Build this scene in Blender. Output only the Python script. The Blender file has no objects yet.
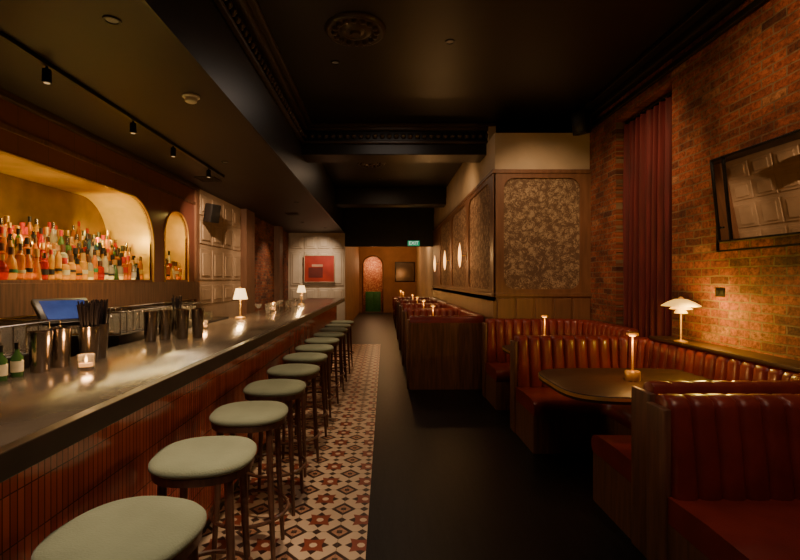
import bpy, bmesh, math, random
from mathutils import Vector, Matrix, Euler
random.seed(11)
S = bpy.context.scene
COL = S.collection
PI = math.pi

# ------------------------------------------------------------------ materials
def nt(name):
    m = bpy.data.materials.new(name); m.use_nodes = True
    t = m.node_tree; b = t.nodes["Principled BSDF"]
    return m, t, b
def setc(b, key, v):
    if key in b.inputs: b.inputs[key].default_value = v
def pmat(name, c, rough=.5, metal=0, var=.25, scale=8, stretch=(1,1,1), bump=0, bscale=None, trans=0, emit=None, estr=0, coat=0, ior=1.45, sheen=0, spec=.5):
    m, t, b = nt(name); N = t.nodes; L = t.links
    tc = N.new("ShaderNodeTexCoord"); mp = N.new("ShaderNodeMapping")
    mp.inputs["Scale"].default_value = stretch
    L.new(tc.outputs["Object"], mp.inputs[0])
    no = N.new("ShaderNodeTexNoise"); no.inputs["Scale"].default_value = scale; no.inputs["Detail"].default_value = 4
    L.new(mp.outputs[0], no.inputs["Vector"])
    cr = N.new("ShaderNodeValToRGB")
    cr.color_ramp.elements[0].position = .3; cr.color_ramp.elements[1].position = .7
    cr.color_ramp.elements[0].color = tuple(x*(1-var) for x in c)+(1,)
    cr.color_ramp.elements[1].color = tuple(min(1,x*(1+var)) for x in c)+(1,)
    L.new(no.outputs[0], cr.inputs[0]); L.new(cr.outputs[0], b.inputs["Base Color"])
    b.inputs["Roughness"].default_value = rough; b.inputs["Metallic"].default_value = metal
    setc(b, "Transmission Weight", trans); setc(b, "IOR", ior); setc(b, "Coat Weight", coat); setc(b,"Sheen Weight",sheen); setc(b,"Specular IOR Level",spec)
    if emit: b.inputs["Emission Color"].default_value = tuple(emit)+(1,); b.inputs["Emission Strength"].default_value = estr
    if bump:
        bp = N.new("ShaderNodeBump"); bp.inputs["Strength"].default_value = bump; bp.inputs["Distance"].default_value = .01
        n2 = N.new("ShaderNodeTexNoise"); n2.inputs["Scale"].default_value = bscale or scale*4
        L.new(mp.outputs[0], n2.inputs["Vector"]); L.new(n2.outputs[0], bp.inputs["Height"]); L.new(bp.outputs[0], b.inputs["Normal"])
    return m

def wallcoord(t, axes):
    N=t.nodes; L=t.links
    tc=N.new("ShaderNodeTexCoord"); sp=N.new("ShaderNodeSeparateXYZ"); cb=N.new("ShaderNodeCombineXYZ")
    L.new(tc.outputs["Object"], sp.inputs[0])
    L.new(sp.outputs[axes[0]], cb.inputs[0]); L.new(sp.outputs[axes[1]], cb.inputs[1])
    return cb.outputs[0]
def mathn(t):
    def M(op,a,bb=None,c=None):
        n=t.nodes.new("ShaderNodeMath"); n.operation=op
        for i,x in enumerate((a,bb,c)):
            if x is None: continue
            if isinstance(x,(int,float)): n.inputs[i].default_value=x
            else: t.links.new(x,n.inputs[i])
        return n.outputs[0]
    return M

def brickmat(name, axes, c1, c2, mortar, bw, rh, ms, rough=.8, bump=.6, offset=.5, smooth=.1, coat=0, var=0):
    m,t,b=nt(name); N=t.nodes; L=t.links
    v=wallcoord(t,axes)
    br=N.new("ShaderNodeTexBrick"); L.new(v,br.inputs["Vector"])
    br.offset=offset; br.inputs["Scale"].default_value=1
    br.inputs["Color1"].default_value=c1+(1,); br.inputs["Color2"].default_value=c2+(1,); br.inputs["Mortar"].default_value=mortar+(1,)
    br.inputs["Mortar Size"].default_value=ms; br.inputs["Mortar Smooth"].default_value=smooth
    br.inputs["Brick Width"].default_value=bw; br.inputs["Row Height"].default_value=rh
    L.new(br.outputs["Color"],b.inputs["Base Color"]); b.inputs["Roughness"].default_value=rough; setc(b,"Coat Weight",coat)
    bp=N.new("ShaderNodeBump"); bp.inputs["Strength"].default_value=bump; bp.inputs["Distance"].default_value=.012; bp.invert=True
    L.new(br.outputs["Fac"],bp.inputs["Height"]); L.new(bp.outputs[0],b.inputs["Normal"])
    return m
def oldbrick(name, axes, bw=.205, rh=.067):
    m,t,b=nt(name); N=t.nodes; L=t.links; M=mathn(t)
    v=wallcoord(t,axes)
    n0=N.new("ShaderNodeTexNoise"); n0.inputs["Scale"].default_value=8; n0.inputs["Detail"].default_value=5; L.new(v,n0.inputs["Vector"])
    vm=N.new("ShaderNodeVectorMath"); vm.operation='MULTIPLY_ADD'; vm.inputs[1].default_value=(.034,.022,0)
    L.new(n0.outputs["Color"],vm.inputs[0]); L.new(v,vm.inputs[2]); w=vm.outputs[0]
    br=N.new("ShaderNodeTexBrick"); L.new(w,br.inputs["Vector"]); br.inputs["Scale"].default_value=1
    br.inputs["Mortar Size"].default_value=.0065; br.inputs["Mortar Smooth"].default_value=.2
    br.inputs["Brick Width"].default_value=bw; br.inputs["Row Height"].default_value=rh
    sp=N.new("ShaderNodeSeparateXYZ"); L.new(w,sp.inputs[0])
    row=M('FLOOR',M('DIVIDE',sp.outputs[1],rh)); even=M('SUBTRACT',1,M('ABSOLUTE',M('MODULO',row,2)))
    col=M('FLOOR',M('DIVIDE',M('ADD',sp.outputs[0],M('MULTIPLY',even,bw*.5)),bw))
    cb=N.new("ShaderNodeCombineXYZ"); L.new(row,cb.inputs[0]); L.new(col,cb.inputs[1])
    wn=N.new("ShaderNodeTexWhiteNoise"); wn.noise_dimensions='2D'; L.new(cb.outputs[0],wn.inputs["Vector"])
    cr=N.new("ShaderNodeValToRGB"); e=cr.color_ramp.elements
    e[0].position=0; e[0].color=(.14,.040,.024,1); e[1].position=1; e[1].color=(.48,.22,.11,1)
    for p,c in ((.12,(.25,.065,.033,1)),(.42,(.38,.095,.042,1)),(.68,(.44,.125,.055,1)),(.9,(.36,.09,.042,1))):
        x=e.new(p); x.color=c
    L.new(wn.outputs["Value"],cr.inputs[0])
    n=N.new("ShaderNodeTexNoise"); n.inputs["Scale"].default_value=26; n.inputs["Detail"].default_value=7; n.inputs["Roughness"].default_value=.78; L.new(v,n.inputs["Vector"])
    r=N.new("ShaderNodeValToRGB"); r.color_ramp.elements[0].position=.38; r.color_ramp.elements[1].position=.58
    r.color_ramp.elements[0].color=(.34,.30,.28,1); r.color_ramp.elements[1].color=(1.15,1.15,1.15,1); L.new(n.outputs[0],r.inputs[0])
    nl=N.new("ShaderNodeTexNoise"); nl.inputs["Scale"].default_value=2.2; nl.inputs["Detail"].default_value=6; nl.inputs["Roughness"].default_value=.7; L.new(v,nl.inputs["Vector"])
    rl=N.new("ShaderNodeValToRGB"); rl.color_ramp.elements[0].position=.4; rl.color_ramp.elements[1].position=.56
    rl.color_ramp.elements[0].color=(.5,.45,.43,1); rl.color_ramp.elements[1].color=(1,1,1,1); L.new(nl.outputs[0],rl.inputs[0])
    def mix(bt,f,a,c):
        x=N.new("ShaderNodeMix"); x.data_type='RGBA'; x.blend_type=bt
        if isinstance(f,(int,float)): x.inputs[0].default_value=f
        else: L.new(f,x.inputs[0])
        L.new(a,x.inputs[6])
        if isinstance(c,tuple): x.inputs[7].default_value=c
        else: L.new(c,x.inputs[7])
        return x.outputs[2]
    c=mix('MULTIPLY',1,cr.outputs[0],r.outputs[0])
    c=mix('MIX',br.outputs["Fac"],c,(.25,.16,.095,1))
    c=mix('MULTIPLY',1,c,rl.outputs[0])
    L.new(c,b.inputs["Base Color"]); b.inputs["Roughness"].default_value=.75
    h=M('MULTIPLY_ADD',n.outputs[0],1.0,M('MULTIPLY',br.outputs["Fac"],-1))
    bp=N.new("ShaderNodeBump"); bp.inputs["Strength"].default_value=1; bp.inputs["Distance"].default_value=.025
    L.new(h,bp.inputs["Height"]); L.new(bp.outputs[0],b.inputs["Normal"])
    return m

def tilemat():
    m,t,b=nt("patterned_tile"); N=t.nodes; L=t.links; M=mathn(t)
    tc=N.new("ShaderNodeTexCoord"); sp=N.new("ShaderNodeSeparateXYZ"); L.new(tc.outputs["Object"],sp.inputs[0])
    T=.27
    def fr(o): return M('ABSOLUTE',M('SUBTRACT',M('FRACT',M('DIVIDE',o,T)),.5))
    a=fr(sp.outputs[0]); bb=fr(sp.outputs[1])
    s=M('ADD',a,bb); d=M('ABSOLUTE',M('SUBTRACT',a,bb)); mx_=M('MAXIMUM',a,bb); mn=M('MINIMUM',a,bb)
    def mix(fac,c1,c2):
        n=N.new("ShaderNodeMix"); n.data_type='RGBA'; L.new(fac,n.inputs[0])
        for i,c in ((6,c1),(7,c2)):
            if isinstance(c,tuple): n.inputs[i].default_value=c+(1,)
            else: L.new(c,n.inputs[i])
        return n.outputs[2]
    cream=(.66,.50,.35); red=(.24,.058,.033); dark=(.045,.022,.017); tan=(.42,.22,.13)
    no=N.new("ShaderNodeTexNoise"); no.inputs["Scale"].default_value=14
    c=mix(no.outputs[0],cream,(.54,.40,.27))
    octd=M('MAXIMUM',mx_,M('MULTIPLY',s,.72))
    pet=M('MULTIPLY',M('LESS_THAN',mn,M('MULTIPLY',M('SUBTRACT',.34,mx_),.75)),M('LESS_THAN',mx_,.34))
    c=mix(pet,c,dark)
    pet2=M('MULTIPLY',M('LESS_THAN',d,M('MULTIPLY',M('SUBTRACT',.48,s),.6)),M('LESS_THAN',s,.48))
    c=mix(pet2,c,red)
    c=mix(M('LESS_THAN',octd,.08),c,cream)
    cs=M('ADD',M('SUBTRACT',.5,a),M('SUBTRACT',.5,bb))
    cm=M('MAXIMUM',M('SUBTRACT',.5,a),M('SUBTRACT',.5,bb))
    c=mix(M('LESS_THAN',cs,.30),c,dark)
    c=mix(M('LESS_THAN',cs,.19),c,tan)
    c=mix(M('LESS_THAN',cm,.06),c,dark)
    em=M('ADD',M('SUBTRACT',.5,mx_),mn); c=mix(M('LESS_THAN',em,.11),c,dark)
    c=mix(M('LESS_THAN',M('SUBTRACT',.5,mx_),.005),c,(.12,.09,.06))
    L.new(c,b.inputs["Base Color"]); b.inputs["Roughness"].default_value=.36
    return m

def paper(name, axes, fg, bg, sc=4):
    m,t,b=nt(name); N=t.nodes; L=t.links; v=wallcoord(t,axes); M=mathn(t)
    n=N.new("ShaderNodeTexNoise"); n.inputs["Scale"].default_value=sc*2.2; n.inputs["Detail"].default_value=3; n.inputs["Distortion"].default_value=2.2
    L.new(v,n.inputs["Vector"])
    vo=N.new("ShaderNodeTexVoronoi"); vo.feature='F1'; vo.inputs["Scale"].default_value=sc*2.6
    vm=N.new("ShaderNodeVectorMath"); vm.operation='MULTIPLY_ADD'; vm.inputs[1].default_value=(.08,)*3
    L.new(n.outputs["Color"],vm.inputs[0]); L.new(v,vm.inputs[2]); L.new(vm.outputs[0],vo.inputs["Vector"])
    ring=M('ADD',M('SINE',M('MULTIPLY',vo.outputs["Distance"],30)),M('MULTIPLY',M('SUBTRACT',n.outputs[0],.5),7))
    val=M('ADD',M('SUBTRACT',M('MULTIPLY',ring,.25),M('MULTIPLY',M('SUBTRACT',vo.outputs["Distance"],.35),.9)),.22)
    cr=N.new("ShaderNodeValToRGB"); e=cr.color_ramp.elements
    e[0].position=.0; e[0].color=bg+(1,); e[1].position=.16; e[1].color=tuple(q*.45+w*.4 for q,w in zip(fg,bg))+(1,)
    x=e.new(.55); x.color=fg+(1,)
    L.new(val,cr.inputs[0]); L.new(cr.outputs[0],b.inputs["Base Color"]); b.inputs["Roughness"].default_value=.8
    return m

BLACK=pmat("black_paint",(.016,.013,.012),.45,var=.2)
CEIL=pmat("ceiling_paint",(.014,.011,.010),.40,var=.15,scale=2)
MOULD=pmat("lit_ceiling_paint",(.06,.042,.034),.33,var=.15,scale=2)  # lightened ceiling paint; light catching the dentils is put into the colour
SOFF=pmat("soffit_paint",(.052,.038,.036),.5,var=.08,scale=2,spec=.35)
FLOORM=pmat("dark_floorboards",(.006,.005,.005),.38,var=.5,scale=4,stretch=(8,.6,1),bump=.15,spec=.35)
TILE=tilemat()
BRICK=oldbrick("aged_red_brick",(1,2))
KIT=brickmat("terracotta_finger_tile",(1,2),(.70,.165,.115),(.48,.10,.07),(.15,.05,.035),.026,.150,.0022,rough=.22,bump=.7,offset=0,coat=.5)
SLAT=brickmat("red_brown_wood_panelling",(1,2),(.19,.060,.038),(.165,.051,.033),(.07,.023,.014),.32,40,.003,rough=.42,bump=.3,offset=0)
WOOD=pmat("walnut",(.135,.056,.030),.42,var=.4,scale=6,stretch=(6,6,.5))
WOODH=pmat("dark_walnut",(.06,.028,.016),.4,var=.4,scale=6,stretch=(5,.6,5))
STOOLW=pmat("dark_stained_timber",(.11,.052,.032),.32,var=.35,scale=8,stretch=(6,6,.6),coat=.2)
TABLEW=pmat("table_walnut",(.040,.018,.011),.45,var=.35,scale=6,stretch=(.8,7,1),spec=.35)
CREAM=pmat("cream_plaster",(.56,.42,.28),.7,var=.1,scale=3)
FARW=pmat("amber_plaster",(.34,.17,.08),.7,var=.15,scale=3)
PANELW=pmat("beige_panel_paint",(.46,.32,.21),.5,var=.12,scale=4)
PANELP=pmat("pale_panel_paint",(.60,.50,.39),.5,var=.08,scale=4)
TAUPE=pmat("brown_panel_trim",(.19,.088,.048),.45,var=.2,scale=5,stretch=(4,4,.5))
PAPER=paper("floral_wallpaper_front",(0,2),(.42,.29,.175),(.14,.078,.046),4.4)
PAPERS=paper("floral_wallpaper_side",(1,2),(.48,.30,.18),(.16,.08,.045),4.4)
PAPERR=paper("red_floral_wallpaper",(0,2),(.75,.38,.2),(.35,.09,.05),5)
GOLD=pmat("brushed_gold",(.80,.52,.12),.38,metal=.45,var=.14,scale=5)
GOLDD=pmat("dark_gold_back",(.16,.085,.022),.35,metal=.4,var=.3,scale=4)  # darker gold than the niche reveal
BRASS=pmat("brass",(.85,.52,.16),.3,metal=.7,var=.08)
STEEL=pmat("steel",(.42,.37,.32),.2,metal=1,var=.08)
METB=pmat("black_metal",(.02,.018,.017),.35,metal=.6,var=.2)
LEATH=pmat("oxblood_leather",(.175,.022,.016),.33,var=.25,scale=5,bump=.10,bscale=120,coat=.15)
GREENF=pmat("sage_green_fabric",(.205,.235,.155),.85,var=.10,scale=6,bump=.25,bscale=160,sheen=.15)
CURT=pmat("wine_red_velvet",(.10,.007,.011),.7,var=.3,scale=6,stretch=(3,3,.4),sheen=.1)
STONE=pmat("zinc_countertop",(.105,.080,.060),.2,var=.4,scale=3.2,bump=.03,metal=.25)
EDGE=pmat("counter_dark_edge",(.026,.016,.012),.38,var=.3)
SHADEW=pmat("opal_shade",(.9,.7,.35),.5,emit=(1,.50,.07),estr=1.2,var=.04)
SHADEA=pmat("amber_sconce_shade",(.9,.6,.3),.5,emit=(1,.46,.12),estr=3.5,var=.04)
SHADEP=pmat("pleated_shade",(.9,.8,.6),.6,emit=(1,.60,.22),estr=3.0,var=.04)
BULB=pmat("bulb_glow",(1,.8,.5),.4,emit=(1,.42,.08),estr=3.5,var=.02)
FLAME=pmat("flame_glow",(1,.7,.3),.4,emit=(1,.45,.12),estr=20,var=.02)
DOWN=pmat("spot_lens_glow",(1,.8,.5),.4,emit=(1,.7,.4),estr=.4,var=.02)
LENSD=pmat("recessed_dark_lens",(.05,.04,.03),.3,emit=(1,.6,.3),estr=.03,var=.02)
STRIP=pmat("shelf_front_glow",(1,.75,.4),.4,emit=(1,.58,.14),estr=3.2,var=.02)
GLASS=pmat("clear_glass",(.95,.92,.86),.04,trans=.9,var=.02,ior=1.45)
MIRR=pmat("mirror_glass",(.75,.7,.62),.015,metal=1,var=.01)
MIRD=pmat("dark_mirror",(.16,.11,.08),.12,metal=.7,var=.1)
WHITEP=pmat("white_plastic",(.65,.6,.55),.5,var=.05)
GREENB=pmat("green_glass",(.07,.16,.04),.1,var=.2,trans=.3)
STRAW=pmat("black_straws",(.035,.026,.03),.4,var=.2)
SCREEN=pmat("screen_blue",(.03,.06,.2),.2,emit=(.06,.11,.5),estr=.22,var=.7,scale=5)
EXITG=pmat("exit_green",(.0,.3,.12),.4,emit=(.02,.6,.28),estr=.4,var=.05)
EXITW=pmat("exit_lettering",(.9,.9,.9),.4,emit=(.9,1,.9),estr=.7,var=.02)
ARTR=pmat("red_artwork",(.36,.03,.018),.6,var=.25,scale=3)
ARTD=pmat("dark_art_paint",(.12,.015,.012),.6,var=.2,scale=3)
ARTL=pmat("pale_art_paint",(.50,.28,.2),.6,var=.2,scale=3)
GREEND=pmat("green_cabinet_paint",(.04,.20,.06),.5,var=.2)

# ------------------------------------------------------------------ mesh builder
class MB:
    def __init__(s): s.v=[]; s.f=[]
    def add(s,vs,fs):
        o=len(s.v); s.v+= [tuple(v) for v in vs]; s.f+=[tuple(i+o for i in f) for f in fs]; return s
    def box(s,x0,x1,y0,y1,z0,z1,bev=0,seg=2):
        bm=bmesh.new(); bmesh.ops.create_cube(bm,size=1)
        for v in bm.verts: v.co=Vector(((x0+x1)/2+v.co.x*(x1-x0),(y0+y1)/2+v.co.y*(y1-y0),(z0+z1)/2+v.co.z*(z1-z0)))
        if bev: bmesh.ops.bevel(bm,geom=list(bm.edges),offset=bev,segments=seg,profile=.5,affect='EDGES')
        bm.verts.index_update(); s.add([v.co[:] for v in bm.verts],[[v.index for v in f.verts] for f in bm.faces]); bm.free(); return s
    def lathe(s,prof,seg=24,c=(0,0,0),pleat=0,sq=0):
        vs=[];fs=[]; n=len(prof)
        for i in range(seg):
            a=2*PI*i/seg; ca,sa=math.cos(a),math.sin(a)
            if sq:
                k=(abs(ca)**sq+abs(sa)**sq)**(-1/sq); ca*=k; sa*=k
            for r,z in prof:
                rr=r*(1+pleat*(1 if i%2 else -1)) if pleat else r
                vs.append((rr*ca+c[0],rr*sa+c[1],z+c[2]))
        for i in range(seg):
            j=(i+1)%seg
            for k in range(n-1):
                fs.append((i*n+k,j*n+k,j*n+k+1,i*n+k+1))
        return s.add(vs,fs)
    def tube(s,pts,rad,seg=10,closed=False):
        pts=[Vector(p) for p in pts]; n=len(pts); rads=rad if isinstance(rad,(list,tuple)) else [rad]*n
        vs=[];fs=[]
        for i,p in enumerate(pts):
            if closed: d=pts[(i+1)%n]-pts[i-1]
            else: d=pts[min(i+1,n-1)]-pts[max(i-1,0)]
            d.normalize(); up=Vector((0,0,1)) if abs(d.z)<.95 else Vector((1,0,0))
            a=d.cross(up).normalized(); b=d.cross(a)
            for k in range(seg):
                t=2*PI*k/seg; vs.append(p+(a*math.cos(t)+b*math.sin(t))*rads[i])
        for i in range(n if closed else n-1):
            j=(i+1)%n
            for k in range(seg): fs.append((i*seg+k,i*seg+(k+1)%seg,j*seg+(k+1)%seg,j*seg+k))
        if not closed: fs.append(tuple(range(seg))); fs.append(tuple(reversed(range((n-1)*seg,n*seg))))
        return s.add(vs,fs)
    def mesh(s,mat,smooth=True,angle=40,name="m"):
        me=bpy.data.meshes.new(name); me.from_pydata(s.v,[],s.f); me.validate()
        bm=bmesh.new(); bm.from_mesh(me); bmesh.ops.remove_doubles(bm,verts=bm.verts,dist=1e-5)
        bmesh.ops.dissolve_degenerate(bm,edges=bm.edges,dist=1e-6)
        bmesh.ops.recalc_face_normals(bm,faces=bm.faces); bm.to_mesh(me); bm.free()
        me.materials.append(mat)
        if smooth:
            me.polygons.foreach_set("use_smooth",[True]*len(me.polygons))
            me.set_sharp_from_angle(angle=math.radians(angle))
        return me
def obj(name,me,parent=None,loc=(0,0,0),rot=(0,0,0),label=None,cat=None,group=None,kind=None):
    o=bpy.data.objects.new(name,me); COL.objects.link(o); o.location=loc; o.rotation_euler=rot
    if parent: o.parent=parent
    if label: o["label"]=label
    if cat: o["category"]=cat
    if group: o["group"]=group
    if kind: o["kind"]=kind
    if me is not None and isinstance(me,bpy.types.Mesh): me.name=name
    return o
def thing(name,parts,loc,label,cat,group=None,rz=0,rot=None):
    r=obj(name,None,None,loc,rot or (0,0,rz),label,cat,group); r.empty_display_size=.1
    out=[r]
    for p in parts:
        c=obj(p[0],p[1],r)
        if len(p)>2: c.location=p[2]
        if len(p)>3 and p[3]: c.rotation_euler=p[3]
        out.append(c)
    return out
def struct(name,mb,mat,smooth=False): 
    o=obj(name,mb.mesh(mat,smooth),kind="structure"); o["label"]=name.replace("_"," ")+", "+mat.name.replace("_"," ")+" surface of the bar room"; o["category"]="room structure"; return o
def light(kind,name,loc,power,color=(1,.62,.3),size=.1,target=None,angle=60,blend=.6,parent=None,sx=None,sy=None):
    l=bpy.data.lights.new(name,kind); l.energy=power; l.color=color
    if kind=='AREA':
        l.shape='RECTANGLE'; l.size=sx or size; l.size_y=sy or size
    else: l.shadow_soft_size=size
    if kind=='SPOT': l.spot_size=math.radians(angle); l.spot_blend=blend
    o=bpy.data.objects.new(name,l); COL.objects.link(o)
    o.location=loc
    if target is not None:
        d=Vector(target)-Vector(loc); o.rotation_euler=d.to_track_quat('-Z','Y').to_euler()
    if parent:
        o.parent=parent; o.matrix_parent_inverse=Matrix.LocRotScale(parent.location,parent.rotation_euler,None).inverted()
    return o

def plate(loops,thick):
    cu=bpy.data.curves.new("tmp",'CURVE'); cu.dimensions='2D'; cu.fill_mode='BOTH'; cu.extrude=thick/2
    for lp in loops:
        sp=cu.splines.new('POLY'); sp.points.add(len(lp)-1)
        for i,(a,b) in enumerate(lp): sp.points[i].co=(a,b,0,1)
        sp.use_cyclic_u=True
    o=bpy.data.objects.new("tmp",cu); COL.objects.link(o)
    dg=bpy.context.evaluated_depsgraph_get(); me=bpy.data.meshes.new_from_object(o.evaluated_get(dg))
    vs=[v.co[:] for v in me.vertices]; fs=[tuple(p.vertices) for p in me.polygons]
    bpy.data.objects.remove(o); bpy.data.curves.remove(cu); bpy.data.meshes.remove(me)
    return vs,fs
def plate_yz(mb,loops,X,th): vs,fs=plate(loops,th); mb.add([(X+w,u,v) for u,v,w in vs],fs); return mb
def plate_xz(mb,loops,Y,th): vs,fs=plate(loops,th); mb.add([(u,Y+w,v) for u,v,w in vs],fs); return mb
def rect(a,b,c,d): return [(a,c),(b,c),(b,d),(a,d)]
def arch(a,b,c,d,r,n=14,rb=0):
    p=[]
    if rb:
        for i in range(n+1):
            t=PI+PI/2*i/n; p.append((a+rb+rb*math.cos(t),c+rb+rb*math.sin(t)))
        for i in range(n+1):
            t=1.5*PI+PI/2*i/n; p.append((b-rb+rb*math.cos(t),c+rb+rb*math.sin(t)))
    else: p+=[(a,c),(b,c)]
    for i in range(n+1):
        t=PI/2*i/n; p.append((b-r+r*math.cos(t),d-r+r*math.sin(t)))
    for i in range(n+1):
        t=PI/2+PI/2*i/n; p.append((a+r+r*math.cos(t),d-r+r*math.sin(t)))
    return p

# ------------------------------------------------------------------ room shell
H=3.7; HS=2.9; XL=-2.84; XR=2.7; XS=-1.22
struct("floor",MB().box(-4,3.2,-1.6,23,-.1,0),FLOORM)
struct("floor_tiles",MB().box(-1.08,-.105,-1.5,10.6,0,.006),TILE)
struct("ceiling",MB().box(XS,3.2,-1.6,23,H,H+.1),CEIL)
struct("ceiling_dropped",MB().box(XL-.6,XS,-1.6,13.6,HS,H+.1),SOFF)
struct("trim_1",MB().box(XS-.001,XS+.03,-1.6,13.5,HS-.015,H),CEIL)
struct("wall_behind",MB().box(-4,3.2,-1.7,-1.6,0,H),TAUPE)
mb=MB(); plate_yz(mb,[rect(-1.6,6.6,0,H),rect(4.28,5.32,.02,3.36)],XR+.15,.3); struct("wall_right",mb,BRICK)
struct("wall_recess",MB().box(XR+.3,XR+.36,4.1,5.5,0,3.6),TAUPE)
struct("wall_right_far",MB().box(1.46,1.56,6.4,23,0,H),CREAM)
big=arch(1.4,5.57,1.22,2.45,.50); small=arch(5.86,6.56,1.22,2.43,.33)
mb=MB(); plate_yz(mb,[rect(-1.6,6.85,0,HS),big,small],XL-.02,.04); struct("wall_left",mb,SLAT)
struct("wall_left_far",MB().box(XL-.1,XL-.03,6.85,13.6,0,HS),BRICK)
def niche(name,lp,depth):
    mb=MB(); n=len(lp); x0=XL-.02; x1=XL-depth
    mb.add([(x0,a,b) for a,b in lp]+[(x1,a,b) for a,b in lp],[(i,(i+1)%n,n+(i+1)%n,n+i) for i in range(n)])
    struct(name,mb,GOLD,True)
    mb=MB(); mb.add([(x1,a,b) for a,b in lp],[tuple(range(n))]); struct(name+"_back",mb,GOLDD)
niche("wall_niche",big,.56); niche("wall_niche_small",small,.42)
for nm,lp in (("trim_2",big),("trim_3",small)):
    struct(nm,MB().tube([(XL+.004,a,b) for a,b in lp],.011,6,closed=True),BRASS,True)
struct("trim_4",MB().box(XL,XL+.035,-1.6,6.85,1.22,1.475,.004),WOOD)
struct("trim_5",MB().box(XL,XL+.012,-1.6,6.85,.95,1.21),MIRD)
struct("trim_6",MB().box(XL,XL+.02,-1.6,6.85,2.62,2.66,.004),WOOD)
struct("trim_7",MB().box(XL,XL+.03,6.78,6.9,0,HS),TAUPE)
mb=MB(); mb.box(XL-.03,XL,6.9,8.95,0,HS)
for i in range(4):
    y0=6.95+i*.5
    for z0,z1 in ((1.12,1.42),(1.50,1.98),(2.06,2.42),(2.5,2.82)):
        mb.box(XL,XL+.018,y0,y0+.45,z0,z1,.008,1); mb.box(XL+.018,XL+.034,y0+.07,y0+.38,z0+.06,z1-.06,.012,1)
struct("trim_8",mb,PANELW)
struct("trim_9",MB().box(XL-.03,XL+.12,8.95,9.5,0,HS),TAUPE)
struct("trim_10",MB().box(XL-.03,XL+.12,11.75,12.1,0,HS),TAUPE)
mb=MB(); mb.box(XL-.1,-1.19,13.5,13.6,0,HS)
for i in range(4):
    x0=-2.80+i*.41
    for z0,z1 in ((.9,1.25),(1.33,2.35),(2.43,2.8)):
        mb.box(x0,x0+.35,13.465,13.5,z0,z1,.012,1); mb.box(x0+.06,x0+.29,13.44,13.47,z0+.06,z1-.06,.012,1)
struct("wall_end_left",mb,PANELP)
struct("wall_header",MB().box(-1.19,1.46,13.5,13.7,2.5,H),BLACK)
struct("wall_passage",MB().box(-1.3,-1.19,13.6,22,0,H),FARW)
mb=MB(); plate_xz(mb,[rect(-1.3,1.6,0,H),arch(-1.02,-.10,.02,2.60,.44)],21.05,.1); struct("wall_far",mb,FARW)
struct("wall_alcove",MB().box(-1.2,.2,21.9,21.95,0,2.8),PAPERR)
struct("wall_alcove_left",MB().box(-1.25,-1.2,21.1,21.95,0,2.8),PAPERR)
struct("wall_alcove_right",MB().box(.15,.2,21.1,21.95,0,2.8),PAPERR)
struct("ceiling_alcove",MB().box(-1.25,.2,21.1,21.95,2.8,2.85),BLACK)
struct("trim_30",MB().tube([(a,20.99,b) for a,b in arch(-1.02,-.10,.02,2.60,.44)],.035,6,closed=True),TAUPE,True)
light('POINT',"alcove_fill",(-.56,21.4,2.3),26,(1,.62,.3),.06)  # added to brighten the arch; there is no fitting here
thing("cabinet",[("body",MB().box(-.36,.36,-.15,.15,.0,.95,.01).mesh(GREEND)),("door",MB().box(-.33,-.01,-.17,-.15,.08,.9,.005).mesh(GREEND)),("door",MB().box(.01,.33,-.17,-.15,.08,.9,.005).mesh(GREEND))],(-.56,21.55,0),"green painted cabinet inside the arched alcove","cabinet")
BX=1.45; BT=3.44
struct("wall_partition",MB().box(BX,XR,6.0,13.5,0,BT),CREAM)
mb=MB(); plate_xz(mb,[rect(BX-.02,XR,1.22,2.93),arch(1.56,2.56,1.38,2.84,.14,8,.14)],5.985,.03); struct("trim_11",mb,TAUPE)
struct("trim_12",MB().box(BX-.03,XR,5.95,6.0,1.28,1.33,.005).box(BX-.03,XR,5.955,6.0,2.9,2.95,.005),TAUPE)
mb=MB(); mb.box(BX+.10,XR-.12,5.992,5.998,1.36,2.86); struct("wall_paper_front",mb,PAPER)
mb=MB(); mb.box(BX-.02,XR,5.975,6.0,.0,1.28)
for k in range(5): mb.box(BX+.02+k*.25,BX+.24+k*.25,5.955,5.975,.95,1.26,.006,1)
struct("trim_13",mb,TAUPE)
spans=[(6.15,7.75),(7.98,9.7),(9.95,11.7)]
mb=MB(); plate_yz(mb,[rect(5.97,13.5,1.22,2.93)]+[arch(a,b,1.38,2.84,.22,8,.14) for a,b in spans],BX-.015,.03); struct("trim_14",mb,TAUPE)
mb=MB()
for a,b in spans: mb.box(BX-.008,BX-.002,a-.02,b+.02,1.36,2.86)
struct("wall_paper_side",mb,PAPERS)
struct("trim_15",MB().box(BX-.05,BX,5.95,13.5,1.28,1.33,.005).box(BX-.045,BX,5.95,13.5,2.9,2.95,.005),TAUPE)
struct("trim_16",MB().box(BX-.03,BX,5.97,13.5,0,1.28),TAUPE)
for i,(y,n) in enumerate(((6.5,17),(10.8,18))):
    struct("trim_%d"%n,MB().box(XS,XR,y,y+.45,3.29,H,.01),CEIL)
mb=MB()
for k in range(27):
    x=XS+.08+k*.1
    mb.lathe([(.001,-.04),(.026,-.028),(.04,0),(.026,.028),(.001,.04)],8,(x,6.48,3.55))
mb.box(XS,BX+.1,6.42,6.5,3.62,3.7,.015).box(XS,BX+.1,6.45,6.5,3.44,3.48,.01).box(XS,BX+.1,6.36,6.42,3.66,3.7,.01)
struct("trim_19",mb,MOULD,True)
mb=MB()
mb.box(XS+.03,XS+.14,-1.6,6.5,3.62,3.7,.015).box(XS+.03,XS+.08,-1.6,6.5,3.43,3.47,.01).box(XS+.14,XS+.21,-1.6,6.5,3.67,3.7,.008)
for k in range(76):
    y=-.9+k*.097
    mb.lathe([(.001,-.04),(.026,-.028),(.04,0),(.026,.028),(.001,.04)],8,(XS+.055,y,3.545))
struct("trim_20",mb,MOULD,True)
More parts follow.
